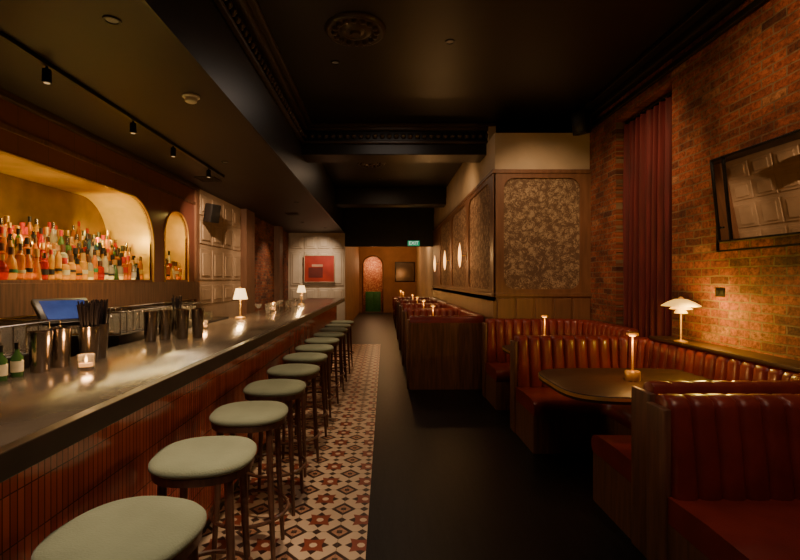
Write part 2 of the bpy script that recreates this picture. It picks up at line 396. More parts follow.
struct("trim_21",MB().box(XR-.10,XR,-1.6,6,3.58,3.7,.02).box(XR-.04,XR,-1.6,6,3.46,3.52,.01).box(XR-.2,XR-.1,-1.6,6,3.65,3.7,.01),CEIL)
struct("trim_22",MB().box(XL,XL+.05,-1.6,6.85,HS-.06,HS,.008),WOODH)

# ------------------------------------------------------------------ ceiling fittings
rose=MB().lathe([(0,-.05),(.04,-.05),(.05,-.03),(.08,-.022),(.1,-.035),(.12,-.03),(.14,-.015),(.2,-.02),(.24,-.03),(.26,-.02),(.27,0)],32)
for k in range(16):
    a=2*PI*k/16; rose.lathe([(.001,-.035),(.02,-.028),(.034,0)],8,(.185*math.cos(a),.185*math.sin(a),-.015))
rm=rose.mesh(MOULD)
for y in (4.0,8.55): obj("ceiling_rose",rm,None,(-.26,y,H),label="dark painted carved plaster ceiling rose",cat="ceiling rose",group="ceiling roses")
dl=MB().lathe([(.0,-.002),(.03,-.002)],16).mesh(LENSD); dr=MB().lathe([(.03,-.002),(.033,-.008),(.045,-.008),(.048,0)],16).mesh(BLACK)
dls=[(-.5,2.6,H),(-.5,4.6,H),(-.6,8.4,H),(.6,4.2,H),(-.1,9.9,H),(.2,11.8,H),(-1.47,2.45,HS),(-1.9,5.4,HS),(-1.6,8.2,HS),(-2.0,11.0,HS),(-1.6,12.2,HS)]  # central ones are added to light stools and bar front; lenses kept dark
DLO=[]
for p in dls: DLO.append(thing("downlight",[("lens",dl),("trim_ring",dr)],p,"small recessed round downlight in the ceiling","ceiling light","recessed downlights")[0])
thing("smoke_detector",[("base",MB().lathe([(0,0),(.062,0),(.064,-.012),(.05,-.02),(0,-.02)],24).mesh(WHITEP)),("sensor_cap",MB().lathe([(.045,-.02),(.042,-.045),(.03,-.052),(0,-.052)],24).mesh(WHITEP))],(-1.475,3.46,HS),"round off-white smoke detector on the ceiling","smoke detector")
vent=MB().box(-.14,.14,-.14,.14,-.012,0,.003)
for k in range(6): vent.box(-.12,.12,-.11+k*.042,-.095+k*.042,-.02,-.012)
vm_=vent.mesh(SOFF,False)
for p in ((-2.45,6.3,HS),(-1.95,9.6,HS)): obj("air_vent",vm_,None,p,label="square slatted air vent in the low ceiling",cat="air vent",group="ceiling air vents")
tr=obj("light_track",MB().box(-.018,.018,-2.6,1.9,-.03,0,.002).mesh(METB,False),None,(-2.17,4.2,HS),label="long black ceiling track over the bar",cat="light track")
head=MB().tube([(0,0,-.03),(0,0,-.055)],.008).mesh(METB)
body=MB().tube([(0,0,-.05),(0,0,-.135)],[.026,.028],14).mesh(METB)
lens=MB().lathe([(0,-.137),(.018,-.137)],14).mesh(DOWN)
TH=[]
for y in (2.0,2.92,3.92,4.66,5.6):
    TH.append(thing("track_spotlight",[("stem",head),("lamp_body",body),("lens",lens)],(-2.17,y,HS),"black cylindrical spotlight hanging from the ceiling track","spotlight","track spotlights")[0])
def speaker(loc,rz):
    thing("wall_speaker",[("body",MB().box(-.09,.09,-.08,.08,-.14,.14,.015).mesh(BLACK)),("grille",MB().box(-.075,.075,-.09,-.08,-.125,.125,.004).mesh(METB)),("bracket",MB().tube([(0,.08,0),(0,.16,0)],.015).mesh(METB))],loc,"small black wall speaker on a bracket","speaker","wall speakers",rot=(math.radians(12),0,rz))
speaker((XL+.2,6.95,2.52),math.radians(60)); speaker((XR-.2,5.8,3.5),math.radians(-50))

# ------------------------------------------------------------------ bar
r=obj("bar_counter",None,None,(-1.2,5,0),label="long bar with terracotta finger-tile front and worn stone top",cat="bar counter")
def bpart(nm,mb,mat,sm=True): 
    c=obj(nm,mb.mesh(mat,sm),r); c.location=(1.2,-5,0); return c
bpart("tiled_front",MB().box(-1.12,-1.05,-1.0,9.9,.08,1.03),KIT,False)
bpart("plinth",MB().box(-1.5,-1.07,-1.0,9.88,.0,.08),BLACK,False)
bpart("body",MB().box(-1.55,-1.12,-1.0,9.88,.08,1.03),WOODH,False)
bpart("worktop",MB().box(-1.62,-.905,-1.0,9.95,1.065,1.102,.003),STONE)
bpart("edge_trim",MB().box(-.918,-.878,-1.0,9.97,1.035,1.103,.003).box(-1.62,-.918,9.95,9.985,1.035,1.10,.004).box(-1.6,-.92,-1,9.95,1.03,1.064),EDGE,False)
thing("work_station",[("body",MB().box(-.18,.18,-3.4,3.4,0,.9,.005).mesh(METB)),("steel_top",MB().box(-.19,.19,-3.4,3.4,.9,.93,.004).mesh(STEEL))],(-1.85,4,0),"steel topped under-bar work station","work station")
bk=[("body",MB().box(-.24,.2,-3.9,3.9,0,.92).mesh(WOODH,False)),("worktop",MB().box(-.26,.22,-3.9,3.9,.92,.95,.004).mesh(STONE))]
for k in range(7):
    bk.append(("door",MB().box(.2,.22,-3.85+k*1.1,-2.8+k*1.1,.1,.88,.004).mesh(WOODH)))
thing("back_bar_cabinet",bk,(XL+.27,2.95,0),"dark wooden back bar cabinet with stone top","cabinet")
def tier(loc,y0,y1,n,dx,dz,lab):
    parts=[]
    for k in range(n):
        parts.append(("shelf",MB().box(-dx*(k+1),-dx*k if k else .02,y0,y1,-.03 if k==0 else 0,dz*k+.002,.002).mesh(WOOD)))
        if k: parts.append(("glow_front",MB().box(-dx*k,-dx*k+.004,y0+.02,y1-.02,dz*(k-1)+.02,dz*k-.015).mesh(STRIP)))  # step fronts made to glow, added as backlight for the bottles
    thing("bottle_shelf",parts,loc,lab,"shelf")
tier((XL-.02,0,1.50),1.45,5.56,5,.10,.075,"stepped wooden bottle shelf in the gold niche")
tier((XL-.02,0,1.50),5.87,6.55,2,.14,.08,"small wooden bottle shelf in the narrow arched niche")

# ------------------------------------------------------------------ bottles
SH={
 'tall':([(0,0),(.032,0),(.034,.008),(.034,.18),(.03,.205),(.016,.235),(.0145,.275)],.27,.305,.0175,.034),
 'round':([(0,0),(.038,0),(.047,.02),(.049,.09),(.042,.14),(.018,.17),(.016,.20)],.20,.235,.022,.049),
 'wide':([(0,0),(.043,0),(.047,.01),(.047,.13),(.043,.16),(.022,.175),(.020,.20)],.197,.245,.025,.047),
 'flask':([(0,0),(.034,0),(.035,.01),(.044,.15),(.040,.19),(.018,.205),(.0165,.25)],.245,.28,.020,.042),
 'decanter':([(0,0),(.046,0),(.048,.006),(.034,.09),(.030,.13),(.018,.15),(.018,.20),(.024,.21)],.21,.255,.026,.042),
 'slim':([(0,0),(.028,0),(.030,.008),(.030,.20),(.024,.225),(.014,.25),(.013,.29)],.285,.315,.016,.030)}
def glassy(n,c,tr=.45): return pmat(n,c,.08,trans=tr,var=.15)
GM=[glassy("amber_glass",(.88,.30,.03)),glassy("whisky_glass",(.95,.48,.06)),glassy("dark_amber_glass",(.30,.08,.015),.3),glassy("ruby_glass",(.65,.03,.012)),
    glassy("orange_glass",(.95,.28,.03)),glassy("olive_glass",(.10,.22,.05),.4),glassy("clear_spirit_glass",(.92,.84,.62),.65),glassy("blue_glass",(.10,.26,.36),.5),glassy("black_bottle_glass",(.02,.02,.015),.1)]
LM=[pmat("cream_label",(.70,.60,.38),.7),pmat("white_label",(.80,.78,.70),.7),pmat("red_label",(.55,.03,.02),.7),pmat("black_label",(.03,.025,.025),.6),pmat("gold_label",(.72,.48,.10),.45,metal=.3),pmat("green_label",(.05,.22,.08),.7)]
CM=[BLACK,BRASS,LM[2],STEEL,WOOD]
gl_names={"amber_glass":"amber","whisky_glass":"golden","dark_amber_glass":"dark brown","ruby_glass":"ruby red","orange_glass":"orange","olive_glass":"green","clear_spirit_glass":"clear","blue_glass":"blue","black_bottle_glass":"black"}
cache={}
def lathe_mesh(key,prof,mat,seg=14):
    k=(key,mat.name)
    if k not in cache: cache[k]=MB().lathe(prof,seg).mesh(mat)
    return cache[k]
def bottle(loc,group):
    s=random.choices(list(SH),[2,3,3,3,2,2])[0]; prof,z0,z1,cr,rb=SH[s]; g=random.choices(GM,[8,8,3,3,3,2,6,.8,1.5])[0]; l=random.choices(LM,[3,3,2,3,3,.6])[0]; c=random.choice(CM)
    z=random.choice([.03,.05,.075]); h=random.choice([.025,.04,.06])
    parts=[("glass_body",lathe_mesh(s,prof,g)),
           ("cap",lathe_mesh(s+"cap",[(0,z1),(cr,z1),(cr,z0-.02),(cr-.004,z0-.02)],c,12))]
    lab=" and plain body"
    if random.random()<.78 and s!='decanter':
        parts.append(("label",lathe_mesh(s+"lab%s%s"%(z,h),[(rb-.001,z),(rb+.0012,z),(rb+.0012,z+h),(rb-.001,z+h)],l))); lab=" and "+l.name.replace("_"," ")
    t=thing("bottle",parts,loc,"%s glass liquor bottle with %s cap%s"%(gl_names[g.name],{"black_paint":"black","brass":"brass","red_label":"red","steel":"steel","walnut":"cork"}[c.name],lab),"bottle",group,rz=random.choice((0,PI/2,PI)))
    t[0].scale=(.83,.83,random.uniform(.78,1.08))
for k in range(5):
    y=2.75+random.uniform(0,.05)
    x=XL-.02-.10*k-.05
    while y<(5.49 if k<4 else 5.44):
        bottle((x,y,1.503+.075*k),"bottles on the stepped shelf")
        y+=random.uniform(.083,.088)
for k in range(2):
    for i in range(7): bottle((XL-.02-.14*k-.07,5.95+i*.086,1.503+.08*k),"bottles in the narrow niche")
# ------------------------------------------------------------------ barware
tum=MB().lathe([(0,0),(.028,0),(.036,.11),(.034,.11),(.027,.008),(0,.008)],16).mesh(GLASS)
coup=MB().lathe([(0,0),(.033,0),(.033,.003),(.004,.008),(.004,.07),(.02,.08),(.045,.12),(.043,.12),(.018,.083),(0,.076)],16).mesh(GLASS)
for j,x in enumerate((XL+.10,XL+.21,XL+.32,XL+.43)):
    y=2.5+.03*j
    while y<6.3:
        m=random.choice([tum,tum,coup]); obj("drinking_glass",m,None,(x,y,.951),label=("clear tumbler" if m is tum else "clear stemmed coupe glass")+" on the back bar counter",cat="glass",group="glasses on the back bar")
        y+=random.uniform(.10,.135)
rack=MB()
for a in (-.17,.17): rack.tube([(a,-.3,.0),(a,.3,.0)],.005,6).tube([(a,-.3,.14),(a,.3,.14)],.005,6)
for b in (-.3,.3): rack.tube([(-.17,b,.0),(.17,b,0)],.005,6).tube([(-.17,b,.14),(.17,b,.14)],.005,6)
for a in (-.17,.17):
    for k in range(9): rack.tube([(a,-.3+k*.075,0),(a,-.3+k*.075,.14)],.003,5)
for k in range(8): rack.tube([(-.17+k*.0486,-.3,0.0),(-.17+k*.0486,.3,0.0)],.003,5)
rkm=rack.mesh(STEEL)
for loc in ((-1.87,2.08,1.15),(-1.87,3.22,1.15),(-1.87,3.9,1.15)):
    hh=(loc[2]-.935)/2-.003
    obj("glass_rack_stand",MB().box(-.16,.16,-.29,.29,-hh,hh,.005).mesh(METB),None,(loc[0],loc[1],.933+hh),label="dark riser box under the wire glass rack",cat="riser",group="risers")
    obj("glass_rack",rkm,None,loc,label="steel wire rack holding clean glasses",cat="glass rack",group="wire glass racks")
    for i in range(3):
        for j in range(6):
            obj("drinking_glass",tum,None,(loc[0]-.11+i*.11,loc[1]-.24+j*.095,loc[2]+.006),label="clear tumbler standing in the wire rack",cat="glass",group="glasses in the wire racks")
thing("sales_terminal",[("base",MB().box(-.08,.08,-.08,.08,0,.015,.005).mesh(METB)),("stem",MB().tube([(0,0,.015),(0,.02,.2),(0,.0,.34)],.016).mesh(METB)),
  ("casing",MB().box(-.14,.14,-.012,.02,-.115,.115,.008).mesh(METB),(0,-.01,.39),(math.radians(-55),0,0)),("screen",MB().box(-.112,.112,-.016,-.012,-.085,.085).mesh(SCREEN),(0,-.01,.39),(math.radians(-55),0,0))],(-1.84,2.62,.93),"black touch-screen sales terminal with a blue display","touch screen",rz=math.radians(55))
tin=MB().lathe([(0,0),(.034,0),(.036,.004),(.046,.17),(.047,.175),(.044,.175),(.035,.01),(0,.01)],22)
tinm=tin.mesh(STEEL)
shk=MB().lathe([(0,0),(.032,0),(.034,.004),(.043,.19),(.044,.195),(.041,.195),(.03,.01),(0,.01)],22).mesh(STEEL)
CT=1.102
for p in ((-1.50,1.98),(-1.50,2.10)):
    obj("metal_tumbler",tinm,None,(p[0],p[1],CT),label="brushed steel mixing tin on the bar top",cat="tin",group="steel tins by the straws")
for p in ((-1.48,3.06),(-1.38,3.10),(-1.44,3.20),(-1.34,3.26),(-1.52,2.95),(-1.30,3.16)):
    obj("cocktail_shaker",shk,None,(p[0],p[1],CT),label="tall steel cocktail shaker tin on the bar top",cat="cocktail shaker",group="cocktail shakers")
def straws(p,n,lab):
    st=MB()
    for k in range(n):
        a=random.uniform(0,6.28); q=random.uniform(.0,.022); e=random.uniform(.01,.065)
        st.tube([(q*math.cos(a),q*math.sin(a),.015),(q*math.cos(a)+(e-q)*math.cos(a)*.7,q*math.sin(a)+(e-q)*math.sin(a)*.7,random.uniform(.25,.30))],.0036,6)
    t=thing("straw_holder",[("tin",tinm),("straws",st.mesh(STRAW))],(p[0],p[1],CT),lab,"straw holder","straw holder tins")
    t[2]["kind"]="stuff"
straws((-1.43,2.20),70,"steel tin full of black straws"); straws((-1.46,2.32),60,"steel tin packed with dark straws"); straws((-1.52,3.33),20,"steel tin holding a few straws")
bb=[("glass_body",MB().lathe([(0,0),(.021,0),(.022,.004),(.022,.08),(.009,.1),(.008,.118)],14).mesh(GREENB)),("cap",MB().lathe([(.0095,.113),(.0095,.14),(0,.14)],12).mesh(METB)),("label",MB().lathe([(.0215,.02),(.0228,.02),(.0228,.065),(.0215,.065)],14).mesh(LM[0]))]
for p in ((-1.52,1.80),(-1.58,1.86),(-1.52,1.88),(-1.50,1.72)): thing("bitters_bottle",bb,(p[0],p[1],CT),"small green glass bitters bottle with cream label","bottle","bitters bottles on the bar")
cg=MB().lathe([(0,0),(.032,0),(.034,.003),(.036,.065),(.033,.065),(.031,.012),(0,.012)],20).mesh(GLASS)
cw=MB().lathe([(0,.013),(.027,.013),(.027,.028),(0,.028)],18).mesh(pmat("candle_wax",(.8,.6,.35),.5,emit=(1,.4,.1),estr=1.2))
fl=MB().lathe([(0,.03),(.005,.036),(.004,.046),(0,.058)],10).mesh(FLAME)
for p in ((-1.34,2.04),(-1.50,3.76),(-1.45,5.9)):
    t=thing("tealight_candle",[("glass_holder",cg),("wax",cw),("flame",fl)],(p[0],p[1],CT),"lit tealight candle in a clear glass holder on the bar","candle","tealights on the bar")
    light('POINT',"candle_light",(p[0],p[1],CT+.09),1.2,(1,.5,.18),.02,parent=t[0])
for i,p in enumerate(((-1.50,4.72),(-1.34,7.3))):
    t=thing("table_lamp",[("base",MB().lathe([(0,0),(.05,0),(.052,.01),(.045,.018),(.015,.022),(0,.022)],22).mesh(BRASS)),
     ("stem",MB().tube([(0,0,.02),(0,0,.22)],.008).mesh(BRASS)),("lamp_shade",MB().lathe([(.045,.31),(.072,.20)],40,pleat=.025).mesh(SHADEP)),
     ("finial",MB().lathe([(0,.33),(.01,.322),(.006,.31),(.045,.308)],14).mesh(BRASS))],(p[0],p[1],CT),"small brass lamp with glowing pleated cream shade on the bar","table lamp","pleated lamps on the bar")
    light('POINT',"lamp_light",(p[0],p[1],CT+.17),7,(1,.6,.25),.03,parent=t[0])
for k in range(9):
    obj("drinking_glass",tum if k%2 else coup,None,(-1.46+.06*(k%3),5.25+.2*k,CT),label="clear glass on the bar top",cat="glass",group="glasses on the bar top")

# ------------------------------------------------------------------ stools
seat=MB().lathe([(0,.806),(.10,.806),(.165,.804),(.190,.798),(.199,.788),(.200,.776),(.193,.768),(0,.766)],56,sq=2.5).mesh(GREENF,angle=70)
apron=MB().lathe([(0,.768),(.190,.768),(.193,.764),(.190,.735),(.16,.73),(0,.73)],48,sq=2.4).mesh(STOOLW)
legm=[]
for k in range(4):
    a=PI/4+k*PI/2; c,s=math.cos(a),math.sin(a)
    legm.append(MB().tube([(.172*c,.172*s,.745),(.188*c,.188*s,.42),(.215*c,.215*s,.007)],[.018,.016,.011],10).mesh(STOOLW))
ringp=[(.200*math.cos(t*2*PI/36),.200*math.sin(t*2*PI/36),.27) for t in range(36)]
ring=MB().tube(ringp,.010,8,closed=True).mesh(STOOLW)
for n in range(12):
    y=1.285+.585*n
    thing("bar_stool",[("seat",seat),("seat_frame",apron)]+[("leg",m) for m in legm]+[("foot_ring",ring)],(-.735+random.uniform(-.01,.01),y+random.uniform(-.01,.01),.0),
      "round-cornered bar stool, sage green seat, dark timber legs, beside the bar","bar stool","bar stools along the bar",rz=random.uniform(-.2,.2))

# ------------------------------------------------------------------ banquettes
def corner(cx,cy,r,a0,a1,n): return [(cx+r*math.cos(a0+(a1-a0)*i/n),cy+r*math.sin(a0+(a1-a0)*i/n)) for i in range(1,n)]
def upath(xE,yF,xW,yN,r,near=True,ns=2,nc=10,xN=None):
    xN=xE if xN is None else xN
    def seg(a,b): return [(a[0]+(b[0]-a[0])*i/ns,a[1]+(b[1]-a[1])*i/ns) for i in range(ns+1)]
    p=seg((xE,yF),(xW-r,yF))+corner(xW-r,yF-r,r,PI/2,0,nc)
    if near: p+=seg((xW,yF-r),(xW,yN+r))+corner(xW-r,yN+r,r,0,-PI/2,nc)+seg((xW-r,yN),(xN,yN))
    else: p+=seg((xW,yF-r),(xW,yN))
    return p
def resample(p,step):
    P=[Vector(q) for q in p]; out=[]; L=[0]
    for i in range(1,len(P)): L.append(L[-1]+(P[i]-P[i-1]).length)
    T=L[-1]; n=max(2,int(round(T/step))); j=0
    for k in range(n+1):
        s=T*k/n
        while j<len(P)-2 and L[j+1]<s: j+=1
        d=L[j+1]-L[j]; t=(s-L[j])/d if d>1e-9 else 0
        out.append((P[j].lerp(P[j+1],t),s))
    res=[]
    for k,(q,s) in enumerate(out):
        a=out[max(0,k-1)][0]; b=out[min(n,k+1)][0]; d=(b-a).normalized(); res.append((q,Vector((d.y,-d.x)),s))
    return res,T
def sweep(mb,path,prof):
    n=None; vs=[]; 
    for q,nn,s in path:
        pr=prof(s); n=len(pr)
        for off,z in pr: vs.append((q.x+nn.x*off,q.y+nn.y*off,z))
    fs=[]
    for i in range(len(path)-1):
        for k in range(n):
            k2=(k+1)%n; fs.append((i*n+k,i*n+k2,(i+1)*n+k2,(i+1)*n+k))
    m=(len(path)-1)*n
    fs.append(tuple(range(n))); fs.append(tuple(reversed(range(m,m+n))))
    return mb.add(vs,fs)
def banquette(xE,yF,xW,yN,label,r=.42,depth=.70,near=True,top=.96,chan=.115,fine=True,xN=None):
    base=Vector(((xE+xW)/2,(yF+yN)/2,0))
    root=obj("banquette",None,None,base,label=label,cat="booth seat",group="leather banquettes")
    def part(nm,mb,mat,angle=50):
        c=obj(nm,mb.mesh(mat,True,angle),root); c.location=-base; return c
    pth=upath(xE,yF,xW,yN,r,near,xN=xN)
    rs0,T=resample(pth,.1)
    nch=max(1,round(T/chan)); w=T/nch; sub=12 if fine else 6
    rs,T=resample(pth,T/(nch*sub))
    def prof(s):
        u=abs(2*((s/w)%1.0)-1); b=.034*math.sqrt(max(0,1-u**2.6))
        return [(.03,.40),(.15+b*.5,.40),(.155+b,.48),(.132+b,.68),(.112+b,.80),(.104+b,top-.045),(.094+b*.8,top-.018+b*.1),(.060+b*.3,top-.004+b*.22),(.03,top-.004+b*.15),(.005,top-.02),(.005,top-.12)]
    part("backrest",sweep(MB(),rs,prof),LEATH,60)
    rs2,_=resample(pth,.1)
    part("back_panel",sweep(MB(),rs2,lambda s:[(-.018,.0),(-.018,top-.09),(.03,top-.09),(.03,.0)]),WOOD)
    def off(d,rr): return upath(xE-.02,yF-d,xW-d,yN+(d if near else 0),rr,near,xN=(None if xN is None else xN-.02))
    A=off(.12,max(.05,r-.12)); B=off(depth,.10)
    def loft(pr):
        mb=MB(); n=len(pr); vs=[]
        for a,b in zip(A,B):
            for f,z in pr: vs.append((a[0]+(b[0]-a[0])*f,a[1]+(b[1]-a[1])*f,z))
        fs=[]
        for i in range(len(A)-1):
            for k in range(n): k2=(k+1)%n; fs.append((i*n+k,i*n+k2,(i+1)*n+k2,(i+1)*n+k))
        m=(len(A)-1)*n; fs.append(tuple(range(n))); fs.append(tuple(reversed(range(m,m+n))))
        return mb.add(vs,fs)
    part("seat",loft([(0,.33),(0,.455),(.5,.465),(.88,.458),(.96,.442),(1,.41),(1.0,.36),(.97,.33)]),LEATH,45)
    part("plinth",loft([(0,.0),(0,.328),(.96,.328),(.96,.0)]),WOOD,30)
    part("end_panel",MB().box(xE-.035,xE,yF-.14,yF+.015,0,top-.05,.006),WOOD)
    if near:
        xx=xE if xN is None else xN
        part("end_panel",MB().box(xx-.035,xx,yN-.015,yN+.17,0,top-.05,.006),WOOD)
    return root
banquette(1.30,4.60,2.60,2.43,"curved burgundy channel-tufted leather booth below the brick wall",xN=1.44,top=.945)
banquette(1.38,2.33,2.60,.30,"burgundy channel-tufted leather booth backing onto the next booth",near=True,top=.925)
banquette(1.30,5.92,2.60,4.66,"burgundy leather booth against the wallpapered partition",near=False,top=1.0)
for k in range(4):
    y0=6.25+k*1.75
    banquette(.38,y0+1.68,1.41,y0,"dark red leather booth beside the partition wall",r=.2,depth=.58,fine=False,top=1.0,xN=.34)
obj("wall_ledge",MB().box(XR-.22,XR,.2,4.28,.945,.975,.004).mesh(WOODH),None,label="narrow dark timber ledge along the brick wall",cat="ledge")

# ------------------------------------------------------------------ tables
def rtable(loc,a,b,label,ex=3.0):
    def se(a,b,n=72): 
        return [((1 if math.cos(t)>=0 else -1)*a*abs(math.cos(t))**(2/ex),(1 if math.sin(t)>=0 else -1)*b*abs(math.sin(t))**(2/ex)) for t in [2*PI*i/n for i in range(n)]]
    def slab(prs):
        mb=MB(); n=72; vs=[]
        for d,z in prs: vs+=[(x,y,z) for x,y in se(a-d,b-d)]
        fs=[]
        for i in range(len(prs)-1):
            for k in range(n): k2=(k+1)%n; fs.append((i*n+k,i*n+k2,(i+1)*n+k2,(i+1)*n+k))
        m=(len(prs)-1)*n; fs.append(tuple(range(n))); fs.append(tuple(range(m,m+n)))
        return mb.add(vs,fs)
    parts=[("tabletop",slab([(.02,.700),(.002,.703),(.0,.749),(.004,.752)]).mesh(TABLEW,angle=30)),
           ("brass_edge",slab([(.001,.722),(-.003,.723),(-.003,.744),(.001,.745)]).mesh(BRASS,angle=30)),
           ("pedestal",MB().tube([(0,0,.02),(0,0,.70)],.035,16).mesh(METB)),("base",MB().lathe([(0,0),(.18,0),(.18,.012),(.05,.03),(0,.03)],28).mesh(METB))]
    return thing("dining_table",parts,loc,label,"table","booth tables")
rtable((1.89,3.38,0),.67,.49,"dark wooden booth table with rounded corners and thin brass edge",4.2)
rtable((1.82,5.0,0),.50,.30,"dark wooden booth table with rounded corners",4)
for k in range(4): rtable((.85,6.25+k*1.75+.84,0),.34,.26,"small dark booth table beside the partition",4)
def cordless(loc,p):
    t=thing("table_lamp",[("base",MB().lathe([(0,0),(.052,0),(.054,.004),(.054,.062),(.048,.070),(0,.072)],26).mesh(BRASS)),
      ("stem",MB().tube([(0,0,.07),(0,0,.335)],.008,10).mesh(BRASS)),
      ("lamp_shade",MB().lathe([(0,.362),(.02,.36),(.040,.352),(.042,.336),(.037,.336),(0,.347)],22).mesh(BRASS)),
      ("bulb",MB().lathe([(0,.345),(.026,.342),(.028,.334),(.018,.328),(0,.326)],16).mesh(BULB))],loc,"slim brass cordless lamp glowing on the booth table","table lamp","brass cordless lamps")
    light('POINT',"lamp_light",(loc[0]-.05,loc[1]-.08,loc[2]+.28),p,(1,.46,.11),.012,parent=t[0])
cordless((1.85,3.40,.752),5); cordless((1.79,5.1,.752),3.5)
for k in range(4): cordless((.75,6.25+k*1.75+.84,.752),2.2)
t=thing("table_lamp",[("base",MB().lathe([(0,0),(.05,0),(.052,.008),(.02,.018),(0,.018)],22).mesh(BRASS)),("stem",MB().tube([(0,0,.015),(0,0,.30)],.008).mesh(BRASS)),
   ("upper_shade",MB().lathe([(.02,.365),(.05,.360),(.1,.338),(.145,.308),(.147,.304),(.10,.333),(.05,.353)],32).mesh(SHADEW)),
   ("middle_shade",MB().lathe([(.03,.32),(.06,.302),(.085,.280),(.083,.278),(.05,.298)],26).mesh(SHADEW)),
   ("lower_shade",MB().lathe([(.02,.285),(.04,.265),(.05,.245),(.048,.243),(.03,.263)],22).mesh(SHADEW)),
   ("top_cap",MB().lathe([(0,.385),(.015,.38),(.022,.365),(.02,.36),(0,.36)],16).mesh(BRASS))],(2.47,3.86,.975),"layered opal glass lamp glowing on the ledge by the brick wall","table lamp")
t[0].location.x=2.51
light('POINT',"lamp_light",(2.50,3.60,1.25),17,(1,.62,.09),.03,parent=t[0])

# far room seating
chp=[("seat",MB().box(-.25,.25,-.24,.24,.38,.47,.03).mesh(LEATH)),("backrest",MB().box(-.25,.25,.18,.26,.45,.85,.03).mesh(LEATH))]+[("leg",MB().tube([(a,b,.39),(a*1.1,b*1.1,0)],[.018,.012]).mesh(STOOLW)) for a in (-.2,.2) for b in (-.19,.19)]
for x,y,rz in ((.55,15.6,0),(1.05,15.6,0),(.55,14.4,PI),(1.05,14.4,PI),(.55,17.9,0),(1.05,17.9,0),(.55,16.7,PI),(1.05,16.7,PI)):
    thing("dining_chair",chp,(x,y,0),"low red leather dining chair with dark timber legs","chair","chairs at the far tables",rz=rz)
for y in (15.0,17.3):
    rtable((.8,y,0),.45,.28,"dark rectangular table with rounded corners",4); cordless((.6,y,.752),5)

# ------------------------------------------------------------------ curtain
mb=MB(); n=150; vs=[];fs=[]
for i in range(n+1):
    y=4.30+1.0*i/n; ph=i/n*2*PI*9
    for z,k in ((.03,1.1),(1.2,1.0),(2.4,.9),(3.3,.6)):
        vs.append((XR+.11+.05*k*math.sin(ph)+.010*math.sin(ph*2.3+z),y,z))
for i in range(n):
    for k in range(3): fs.append((i*4+k,i*4+4+k,i*4+5+k,i*4+1+k))
mb.add(vs,fs)
thing("curtain",[("drape",mb.mesh(CURT,angle=80),(-XR-.13,-4.8,0)),("rail",MB().tube([(-.02,-.49,3.33),(-.02,.49,3.33)],.014).mesh(METB))],(XR+.13,4.8,0),"tall dark crimson velvet curtain in the brick recess","curtain")
# ------------------------------------------------------------------ mirror
def frame(y0,y1,z0,z1,x,t,d): 
    return MB().box(x-d/2,x+d/2,y0,y1,z0,z0+t,.003).box(x-d/2,x+d/2,y0,y1,z1-t,z1,.003).box(x-d/2,x+d/2,y0,y0+t,z0+t,z1-t,.003).box(x-d/2,x+d/2,y1-t,y1,z0+t,z1-t,.003)
mx,my,mz=XR-.11,3.05,2.1
RT=(0,math.radians(-6),math.radians(3))
fr_=frame(-.64,.47,-.31,.33,0,.014,.03).box(-.015,.0,.345,.357,-.31,.33)
thing("wall_mirror",[("rear_frame",frame(-.60,.56,-.38,.36,.045,.014,.02).mesh(METB)),
  ("frame",fr_.mesh(METB),(-.01,0,0),RT),
  ("mirror_glass",MB().box(-.004,.004,-.63,.46,-.30,.32).mesh(MIRR,False),(-.01,0,0),RT),
  ("bracket",MB().tube([(-.03,.42,-.2),(.10,.50,-.2)],.008).tube([(-.04,.42,.2),(.10,.50,.2)],.008).mesh(METB))],(mx,my,mz),"rectangular tilted mirror in a double black metal frame on brick","mirror")
thing("wall_mirror",[("frame",MB().box(-.46,.46,-.02,0,-.46,.46,.01).mesh(METB)),("mirror_glass",MB().box(-.42,.42,-.026,-.02,-.42,.42).mesh(MIRD,False))],(.92,20.99,1.88),"dark framed square mirror on the far wall","mirror")
thing("framed_artwork",[("frame",frame(-.45,.45,-.40,.40,0,.018,.04).mesh(CREAM)),("canvas",MB().box(-.005,.005,-.435,.435,-.385,.385).mesh(ARTR)),("painted_shape",MB().box(.005,.009,-.32,.10,-.26,.04).mesh(ARTD,False)),("painted_shape",MB().box(.005,.010,-.22,.10,.06,.13).mesh(ARTL,False))],(-1.93,13.39,1.83),"abstract red painting in a pale frame on panelling","painting",rz=math.radians(-90))
scm=MB().lathe([(0,-.21),(.014,-.17),(.026,-.08),(.030,0),(.024,.08),(.010,.17),(0,.23)],16).mesh(SHADEA)
for y in (7.86,9.83,11.8):
    t=thing("wall_sconce",[("back_plate",MB().box(-.012,0,-.03,.03,-.09,.09,.006).mesh(TAUPE),(.115,0,0)),("lamp_shade",scm),("arm",MB().tube([(.0,0,0),(.11,0,0)],.008).mesh(BRASS))],(BX-.16,y,1.92),"slim oval glowing amber wall sconce on the partition","wall lamp","partition wall sconces")
    light('POINT',"sconce_light",(BX-.42,y,1.95),7,(1,.52,.18),.012,parent=t[0])
cu=bpy.data.curves.new("t",'FONT'); cu.body="EXIT"; cu.size=.13; cu.align_x='CENTER'; cu.align_y='CENTER'; cu.extrude=.002
tob=bpy.data.objects.new("t",cu); COL.objects.link(tob); dg=bpy.context.evaluated_depsgraph_get(); tm=bpy.data.meshes.new_from_object(tob.evaluated_get(dg)); bpy.data.objects.remove(tob)
tm.materials.clear(); tm.materials.append(EXITW); tm.transform(Matrix.Rotation(PI/2,4,'X'))
thing("exit_sign",[("casing",MB().box(-.16,.16,-.02,.02,-.07,.07,.006).mesh(EXITG)),("lettering",tm,(0,-.023,0)),("hanger",MB().tube([(-.12,0,.065),(-.12,0,1.19)],.006).tube([(.12,0,.065),(.12,0,1.19)],.006).mesh(METB))],(.78,12.4,2.50),"green illuminated exit sign hanging from the ceiling","exit sign")
